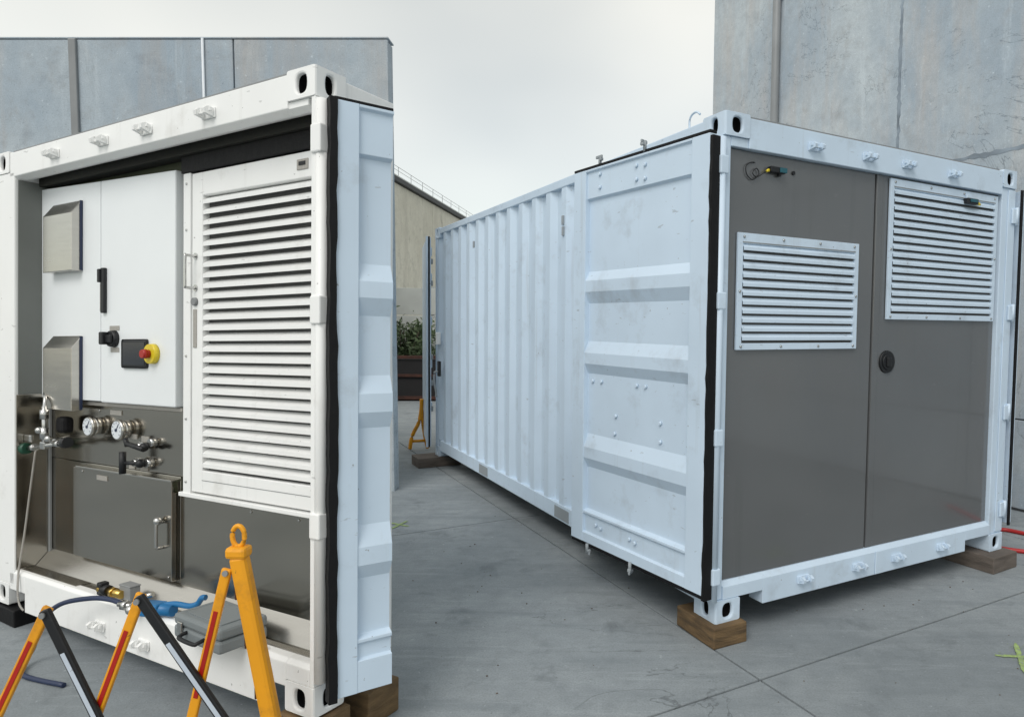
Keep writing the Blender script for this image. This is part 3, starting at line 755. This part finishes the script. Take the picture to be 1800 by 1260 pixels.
m = MB(K); m.box(-.285, -.215, .142, .146, 2.19, 2.235, .002); m.box(-.27, -.23, .1395, .1415, 2.208, 2.224, 0, 1); m.build('rating_plate', ['plate', 'black'], ld)
sc = None
for x, y_, z in [(-1.06, .1395, z_) for z_ in (.80, 1.10, 1.40, 2.0, 2.22)]+[(-.62, .1715, .70), (-.3, .1715, .70), (-1.12, .1745, 1.10), (-1.9, .1745, 1.10), (-2.0, .1395, .77), (-1.2, .1395, .32)]:
    if sc is None:
        mm = MB(K); mm.cyl((0, 0, 0), (0, -.004, 0), .007, .005, 8); sc = mm.build('screw', 'chrome', eq, 0, (x*K, y_*K, z*K))
    else: dup(sc, (x*K, y_*K, z*K), parent=eq)
# stainless lower panels
part('stainless_panel', [(-2.42, -1.09, .175, .189, .81, 1.127)], 'steel')
part('stainless_panel', [(-1.16, -.05, .172, .189, .1655, .727)], 'steel')
part('stainless_panel', [(-2.42, -1.165, .176, .189, .1655, .808)], 'steel')
ht = part('hatch_door', [(-2.10, -1.178, .140, .175, .300, .786)], 'steel', .003)
part('hatch_drip_edge', [(-2.05, -1.165, .128, .175, .787, .798)], 'steel2', .002)
m = MB(K); m.tube([(-1.252, .1395, .585), (-1.252, .115, .585), (-1.252, .11, .57), (-1.252, .11, .475), (-1.252, .115, .46), (-1.252, .1395, .46)], .008, 8); m.sphere((-1.255, .118, .592), .02, mi=0)
m.build('hatch_handle', 'chrome', ht)
part('label_plate', [(-1.852, -1.75, .137, .1398, .738, .763)], 'plate', 0, ht)
for b in ((-1.80, -1.693, 1.084, 1.109), (-1.645, -1.548, .968, .993), (-1.505, -1.44, .960, .988), (-1.62, -1.567, .79, .812), (-1.51, -1.448, .79, .808)):
    part('label_plate', [(b[0]+.01, b[1]+.01, .171, .1748, max(b[2], .812), max(b[3], .83))], 'plate', 0)
def gauge(x, z):
    m = MB(K); m.cyl((x, .174, z), (x, .136, z), .046, seg=28)
    m.cyl((x, .136, z), (x, .118, z), .054, .050, 28)
    o = m.build('pressure_gauge', 'steel2', eq)
    d = MB(K); d.cyl((x, .1178, z), (x, .1165, z), .045, seg=28); dd = d.build('dial', 'dial', o)
    nd = MB(K); nd.box(x-.002, x+.002, .1145, .1163, z-.01, z+.036, 0, 0, rotm(R(35), 'Y'), (x, .115, z)); nd.cyl((x, .1163, z), (x, .112, z), .008, seg=10)
    for q in range(9):
        a = R(-130+q*32.5); nd.box(x-.0015, x+.0015, .1155, .1163, z+.032, z+.042, 0, 0, rotm(a, 'Y'), (x, .116, z))
    nd.build('needle', 'navy', o)
gauge(-1.905, 1.018); gauge(-1.622, 1.016)
# valves with black tee handles
def valve(x, z, horizontal):
    m = MB(K)
    m.cyl((x, .174, z), (x, .12, z), .016, seg=10, mi=1); m.box(x-.02, x+.02, .135, .16, z-.022, z+.022, .004, 1)
    if horizontal: m.cyl((x-.075, .112, z+.012), (x+.075, .112, z-.008), .0125, seg=10); m.cyl((x-.09, .112, z+.035), (x-.07, .112, z), .012, seg=8)
    else: m.cyl((x-.055, .10, z-.055), (x-.055, .10, z+.055), .016, seg=10); m.cyl((x-.055, .10, z), (x+.03, .125, z), .010, seg=8)
    m.sphere((x+.045, .13, z), .022)
    m.build('valve', ['black', 'chrome'], eq)
valve(-1.44, .943, True); valve(-1.475, .858, False)
MB(K).cyl((-1.40, .174, .86), (-1.40, .14, .86), .022, seg=12).build('port_plug', 'chrome', eq)
MB(K).cyl((-1.37, .174, .965), (-1.37, .14, .965), .02, seg=12).build('port_plug', 'chrome', eq)
# pipework manifold at the left
m = MB(K); y = .055
m.cyl((-2.215, y, .90), (-2.215, y, 1.12), .012, seg=10); m.cyl((-2.215, y, .94), (-2.215, y, 1.0), .022, seg=8); m.cyl((-2.215, y, 1.05), (-2.215, y, 1.10), .022, seg=6)
m.cyl((-2.40, y, .876), (-2.00, y, .932), .011, seg=10); m.cyl((-2.35, y, .882), (-2.31, y, .888), .022, seg=6); m.cyl((-2.09, y, .919), (-2.045, y, .926), .020, seg=6)
m.box(-2.24, -2.19, y-.014, y+.014, .883, .925, .006)
m.sphere((-2.225, .035, .988), .019); m.sphere((-2.125, .035, .948), .018)
m.tube([(-2.215, y, 1.11), (-2.23, y+.01, 1.16), (-2.28, y+.03, 1.185), (-2.33, y+.07, 1.19), (-2.36, .17, 1.19)], .009, 8)
m.box(-2.42, -2.35, y-.012, y+.01, .912, .955, .008); m.cyl((-2.215, y, .92), (-2.215, .174, .94), .010, seg=8)
mf = m.build('pipe_manifold', 'chrome', eq)
MB(K).cyl((-2.458, y-.01, .868), (-2.40, y, .876), .034, .030, 10).build('valve_knob', 'green', mf)
MB(K).cyl((-2.0, y, .932), (-1.965, y, .937), .030, .028, 10).build('valve_knob', 'black', mf)
MB(K).box(-2.19, -2.10, .09, .15, .97, 1.06, .02).build('solenoid', 'rubber', mf)
m = MB(K); m.tube([(-2.29, .046, .865), (-2.295, .045, .846), (-2.331, .035, .624), (-2.358, .022, .402), (-2.367, .002, .225), (-2.352, -.010, .14), (-2.345, -.012, .08), (-2.33, -.010, .03), (-2.31, .0, .0)], .0055, 6)
m.build('grey_cable', 'plate', eq)
# door leaf of this container, folded back past the side
aw = R(53.5); dl = Vector((math.sin(aw), math.cos(aw), 0)); dl = Matrix.Rotation(-LYAW, 3, 'Z') @ dl
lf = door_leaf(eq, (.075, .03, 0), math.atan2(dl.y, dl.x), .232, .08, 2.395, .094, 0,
               [(1.775, 1.704, 1.639, 1.568), (1.33, 1.258, 1.184, 1.12), (.734, .651, .58, .522)], 2.205, (.30, .275, .21), 'blue_lit_white', K)  # white leaf, bluish light carried by its colour
wg = MB(K); rnd = random.Random(5); prev = None
for i in range(40):
    z = .07+(2.40-.07)*i/39; a = rnd.uniform(-.003, .003); b = rnd.uniform(-.003, .003)+(.006 if z < 1.45 else 0)
    ring = [wg.bm.verts.new(p) for p in ((-.018+a, -.010, z), (.008+b, -.010, z), (.008+b, -.001, z), (-.0015, .04, z), (-.018+a, .04, z))]
    if prev:
        for q in range(5): wg.bm.faces.new((prev[q], prev[(q+1) % 5], ring[(q+1) % 5], ring[q]))
    else: wg.bm.faces.new(ring)
    prev = ring
wg.bm.faces.new(prev)
wg.build('rubber_gasket', 'rubber', lf)
MB(K).box(.0, .232, .004, .04, 2.396, 2.408, .003).build('rubber_gasket', 'rubber', lf)

# blocks under it
def eq_pt(x, y, z=0):
    mm = Matrix.Rotation(LYAW, 3, 'Z') @ Matrix.Rotation(TA, 3, 'X') @ Matrix.Rotation(TB, 3, 'Y')
    return Vector(eq.location) + mm @ (Vector((x, y, z))*K)
for (x, lab, nm, mt_, sx) in ((-2.58, 'black rubber block under the left corner of the open container', 'rubber_block', 'rubber', .36), (-.08, 'timber block under the right corner of the open container', 'timber_block', 'timber', .2)):
    for y, ex in ((.075, ''), (LD-.075, ' at its rear')):
        p = eq_pt(x, y)
        if y > .1: lab2 = lab.replace('block under', 'block hidden at the rear under')
        else: lab2 = lab
        timber(nm, lab2, (p.x, p.y, 0), (sx, .17, p.z-.008), LYAW, mt_, None)

# things lying on the sill of the open container (placed in its frame)
def on_sill(name, label, cat, x, y, z, rz=0):
    p = eq_pt(x, y, z); return thing(name, label, cat, p, (TA, TB, LYAW+rz), order='YXZ')
tb = on_sill('tool_case', 'grey plastic tool case lying on the white sill behind the yellow barrier', 'case', -.575, .0, .2045, R(-4))
m = MB(); m.box(-.17, .17, -.10, .10, .0, .052, .012); cb = m.build('case_base', 'case', tb)
m = MB(); m.box(-.17, .17, -.10, .10, .054, .098, .012); m.box(-.13, .13, -.07, .07, .098, .102, .004); cl_ = m.build('case_lid', 'case', tb)
for x in (-.11, .11):
    MB().box(x-.018, x+.018, -.108, -.1005, .03, .075, .004).build('latch', 'chrome', cb)
m = MB(); m.tube([(-.065, -.10, .04), (-.065, -.125, .035), (-.05, -.135, .03), (.05, -.135, .03), (.065, -.125, .035), (.065, -.10, .04)], .008, 8); m.build('carry_handle', 'black', cb)
gb = MB(); gb.box(-.045, .045, -.024, .024, 0, .062, .004); gb.box(-.047, .047, -.026, .026, .0622, .07, .003)
gbo = gb.build('junction_box', 'conduit'); gbo.rotation_mode = 'YXZ'; gbo.location = eq_pt(-1.40, .068, .2035); gbo.rotation_euler = (TA, TB, LYAW); gbo['label'] = 'small grey box on the stainless tray behind the brass valve'; gbo['category'] = 'box'
bv = on_sill('brass_valve', 'small brass and black valve fitting on the white sill at the hose end', 'valve', -1.52, .035, .2045)
m = MB(); m.cyl((-.06, 0, .026), (.0, 0, .026), .025, seg=12, mi=1); m.cyl((.0, 0, .026), (.11, .0, .026), .018, seg=12); m.cyl((.03, 0, .026), (.05, 0, .026), .025, seg=6); m.box(-.075, -.035, -.02, .02, .0, .06, .006, 1); m.cyl((-.055, -.0205, .03), (-.055, -.026, .03), .010, seg=10)
m.build('valve_body', ['brass', 'black'], bv)
bp_ = on_sill('hand_pump', 'blue hand pump with a lever, lying on the white sill with chrome fittings', 'pump', -1.03, .015, .2045, R(14))
m = MB(); m.box(-.11, .0, -.032, .032, .0, .058, .008); m.cyl((-.10, 0, .03), (.06, 0, .03), .026, seg=14)
m.build('pump_body', 'blue', bp_)
m = MB(); m.tube([(.0, .01, .045), (.06, .012, .055), (.13, .016, .05), (.17, .02, .062), (.19, .022, .088), (.21, .024, .092)], .013, 8); m.build('pump_lever', 'blue', bp_)
m = MB(); m.cyl((-.11, 0, .03), (-.16, 0, .03), .018, seg=6); m.cyl((-.16, 0, .03), (-.24, .0, .032), .012, seg=10); m.cyl((-.19, 0, .03), (-.215, 0, .031), .024, seg=6); m.sphere((-.15, -.02, .022), .022); m.cyl((-.11, 0, .03), (-.105, 0, .075), .014, seg=8); m.cyl((-.105, 0, .075), (-.06, .01, .09), .012, seg=8)
m.build('pump_fittings', 'chrome', bp_)
hp = [eq_pt(*q) for q in ((-1.27, -.035, .236), (-1.36, -.045, .243), (-1.47, -.075, .238), (-1.62, -.13, .20), (-1.75, -.15, .10), (-1.83, -.15, -.04))]
hp += [Vector((hp[-1].x-.02, hp[-1].y-.02, .03)), Vector((hp[-1].x+.05, hp[-1].y-.12, .012)), Vector((hp[-1].x+.3, hp[-1].y-.2, .012))]
hose('black_hose', 'dark blue hose from the hand pump, hanging over the sill to the ground', hp, .011, 'navy')

# ------------------------------------------------------------------ expanding barriers
def bar(m, p, q, w, t, mi=0):
    p, q = Vector(p), Vector(q); d = (q-p); L_ = d.length; a = math.atan2(d.x, d.z)
    c = (p+q)/2
    m.box(c.x-w/2, c.x+w/2, c.y-t/2, c.y+t/2, c.z-L_/2, c.z+L_/2, min(w, t)*.3, mi, rotm(a, 'Y'), c)
def barrier(label, loc, rz, tops, post):
    b = thing('expanding_barrier', label, 'barrier', loc, (0, 0, rz), 'yellow expanding barriers')
    # end post: (xt, zt) top to (xb, 0)
    xt, zt, xb = post
    m = MB(); bar(m, (xb, 0, .02), (xt, 0, zt), .058, .05)
    d = Vector((xt-xb, 0, zt-.02)).normalized()
    m.box(xt-.036, xt+.036, -.03, .03, zt-.01, zt+.03, .012)
    end = m.build('end_post', 'yellow', b)
    m = MB(); cz = zt+.064
    m.tube([(xt+.021*math.cos(a), 0, cz+.036*math.sin(a)) for a in [R(q) for q in range(-90, 271, 30)]], .0085, 8, 0, 2); m.build('lifting_ring', 'yellow', end)
    for q in (.18, .42, .64, .85):
        c = Vector((xb, 0, .02)).lerp(Vector((xt, 0, zt)), q)
        MB().box(c.x-.034, c.x-.026, -.012, .012, c.z-.035, c.z+.035, .004).build('grip_hole', 'rust', end)
    m = MB(); bar(m, (xb-.01, -.16, .022), (xb-.01, .16, .022), .05, .04) if False else m.box(xb-.03, xb+.03, -.2, .2, .0, .045, .012)
    m.box(xb-.02, xb+.02, -.2, -.14, .0, .03, .008); m.build('foot', 'yellow', end)
    # scissor bars
    for i, (x, z, dl_, dr) in enumerate(tops):
        zb = .06
        if dl_:
            m = MB(); bar(m, (x-dl_*(z-zb), -.012, zb), (x, -.012, z), .034, .018); y_ = m.build('yellow_bar', 'yellow', b)
            t = MB(); p0 = Vector((x-dl_*(z-zb), -.0225, zb)); p1 = Vector((x, -.0225, z)); bar(t, p0.lerp(p1, .38), p0.lerp(p1, .80), .015, .002); t.build('red_strip', 'red', y_)
            MB().cyl((x, -.022, z-.012), (x, -.030, z-.012), .010, seg=10).build('pivot', 'conduit', y_)
        if dr:
            m = MB(); bar(m, (x+dr*(z-zb), -.034, zb), (x+.004, -.034, z), .036, .018); k_ = m.build('black_bar', 'black', b)
            t = MB(); p0 = Vector((x+dr*(z-zb), -.0445, zb)); p1 = Vector((x, -.0445, z)); bar(t, p0.lerp(p1, .30), p0.lerp(p1, .75), .016, .002); t.build('pale_strip', 'pale', k_)
            MB().cyl((x+.006, -.0435, z-.016), (x+.006, -.052, z-.016), .010, seg=10).build('pivot', 'conduit', k_)
    return b
BY = 2.30
barrier('yellow and black expanding barrier in front of the open container, red and white reflective strips', (0, BY, 0), 0,
        [(-1.886, .650, .49, .46), (-1.563, .702, .386, .663), (-1.266, .792, .25, 0)], (-1.232, .838, -1.085))
fb = thing('expanding_barrier', 'distant yellow folded barrier foot beyond the far end of the corrugated container', 'barrier', (-2.28, 8.62, 0), (0, 0, R(20)), 'yellow expanding barriers')
m = MB(); m.tube([(-.11, 0, .02), (-.095, 0, .14), (-.06, 0, .24), (.0, 0, .36), (.03, 0, .52), (.035, 0, .66)], .024, 8); m.tube([(.11, 0, .02), (.08, 0, .15), (.05, 0, .35), (.035, 0, .52)], .022, 8); m.build('end_post', 'yellow', fb)
m = MB(); m.cyl((-.095, 0, .12), (.085, 0, .12), .018, seg=8); m.build('cross_bar', 'yellow', fb)

# ------------------------------------------------------------------ far yard: warehouse, sheet fence, shrub, skip
wh = thing('warehouse', 'beige concrete warehouse wall with dark sloping eave and thin roof railing in the distance', 'building', (-5.45, 18.5, 0), (0, 0, R(-3.9)))
# local +Y runs away from the camera, its east face at x=0
m = MB()
for i, (y0, y1) in enumerate(((-7, -2.2), (-2.2, 3.05), (3.05, 7.0), (7.0, 12))):
    pm = MB(); pm.box(-.2, 0, y0+.012, y1-.012, 0, 5.36, .01); pm.build('wall_panel', 'beige', wh)
MB().box(-9, -.22, -7, 12, 0, 5.3).build('wall_core', 'gutter', wh)
MB().box(-9.2, .10, -7.2, 12.2, 5.37, 5.50, .01).build('roof_edge', 'gutter', wh)
MB().box(-9.1, .06, -7.1, 12.1, 5.51, 5.55).build('roof', 'metalsheet', wh)
m = MB(); m.cyl((.02, -7, 5.80), (.02, 12, 5.80), .007, seg=6); m.cyl((.02, -7, 5.70), (.02, 12, 5.70), .006, seg=6)
for y in range(-7, 13): m.cyl((.02, y, 5.55), (.02, y, 5.80), .007, seg=6)
m.build('guard_rail', 'conduit', wh)
sf = thing('sheet_fence', 'pale horizontal metal sheet fence in front of the beige warehouse', 'fence', (-5.2, 16, 0), (0, 0, R(2)))
for i, (z0, z1) in enumerate(((0, .6), (.6, 1.2), (1.2, 1.80), (1.80, 2.45))):
    MB().box(-3, 1.4, -.03, 0 if i % 2 else -.002, z0+.012, z1-.012, .006).build('sheet', 'metalsheet', sf)
for x in (-2.8, -.8, 1.25): MB().box(x, x+.08, .001, .08, 0, 2.47).build('post', 'gal', sf)

def shrub(name, label, loc, h, w, nl, seed):
    rnd = random.Random(seed)
    s = thing(name, label, 'shrub', loc)
    m = MB()
    for k in range(7):
        a = rnd.uniform(0, 6.28); r_ = rnd.uniform(.2, .8)*w
        m.tube([(0, 0, 0), (math.cos(a)*r_*.4, math.sin(a)*r_*.4, h*.45), (math.cos(a)*r_, math.sin(a)*r_*.7, h*.9)], .012, 5, 0, 3)
    m.build('stem', 'bark', s)
    f = MB()
    clumps = [(rnd.gauss(0, w*.5), rnd.gauss(0, w*.35), rnd.uniform(.35, .95)*h, rnd.uniform(.10, .24)) for _ in range(30)]
    for _ in range(nl):
        cx_, cy_, cz_, cr_ = rnd.choice(clumps)
        p = Vector((rnd.gauss(cx_, cr_*.7), rnd.gauss(cy_, cr_*.7), rnd.gauss(cz_, cr_*.7)))
        if p.z < .03: continue
        a = Vector((rnd.uniform(-1, 1), rnd.uniform(-1, 1), rnd.uniform(-.6, 1))).normalized(); b = a.orthogonal().normalized(); c_ = a.cross(b)
        L_ = rnd.uniform(.035, .075)
        v = [f.bm.verts.new(p+q) for q in (a*-L_, b*L_*.4, a*L_, b*-L_*.4)]
        f.bm.faces.new(v)
    fo = f.build('leaves', 'leaf', s); fo['kind'] = 'stuff'
    return s
shrub('shrub', 'green leafy shrub behind the dark steel skip', (-4.35, 15.0, 0), 1.62, .75, 5200, 4)
sk = thing('steel_skip', 'black steel skip with rusty rails standing below the shrub in the background', 'skip', (-3.95, 14.0, 0), (0, 0, R(2)))
m = MB(); m.box(-1.6, .9, .03, .75, .10, .86); m.build('skip_body', 'skip', sk)
for z0, z1 in ((0.03, .10), (.50, .56), (.88, .945)):
    MB().box(-1.65, .95, -.02, .80 if z0 < .2 else .028, z0, z1, .006).build('rail', 'rust', sk)
for x in (-1.6, -.8, .86): MB().box(x, x+.06, -.005, .0285, .101, .879).build('upright', 'skip', sk)
for x in (-1.4, .7): MB().box(x, x+.12, .0, .7, 0, .03).build('skid', 'skip', sk)

# small litter on the slabs, real chips of stone and leaf
rnd = random.Random(11)
lt = MB()
for _ in range(140):
    x, y = rnd.uniform(-1.2, 2.6), rnd.uniform(2.2, 6.5); r_ = rnd.uniform(.002, .006)
    lt.sphere((x, y, r_*.4), r_, (1, rnd.uniform(.6, 1), .6), 0, 5, 4)
lo = lt.build('grit', 'timber2'); lo['kind'] = 'stuff'; lo['label'] = 'fine grit scattered over the concrete slabs'; lo['category'] = 'grit'
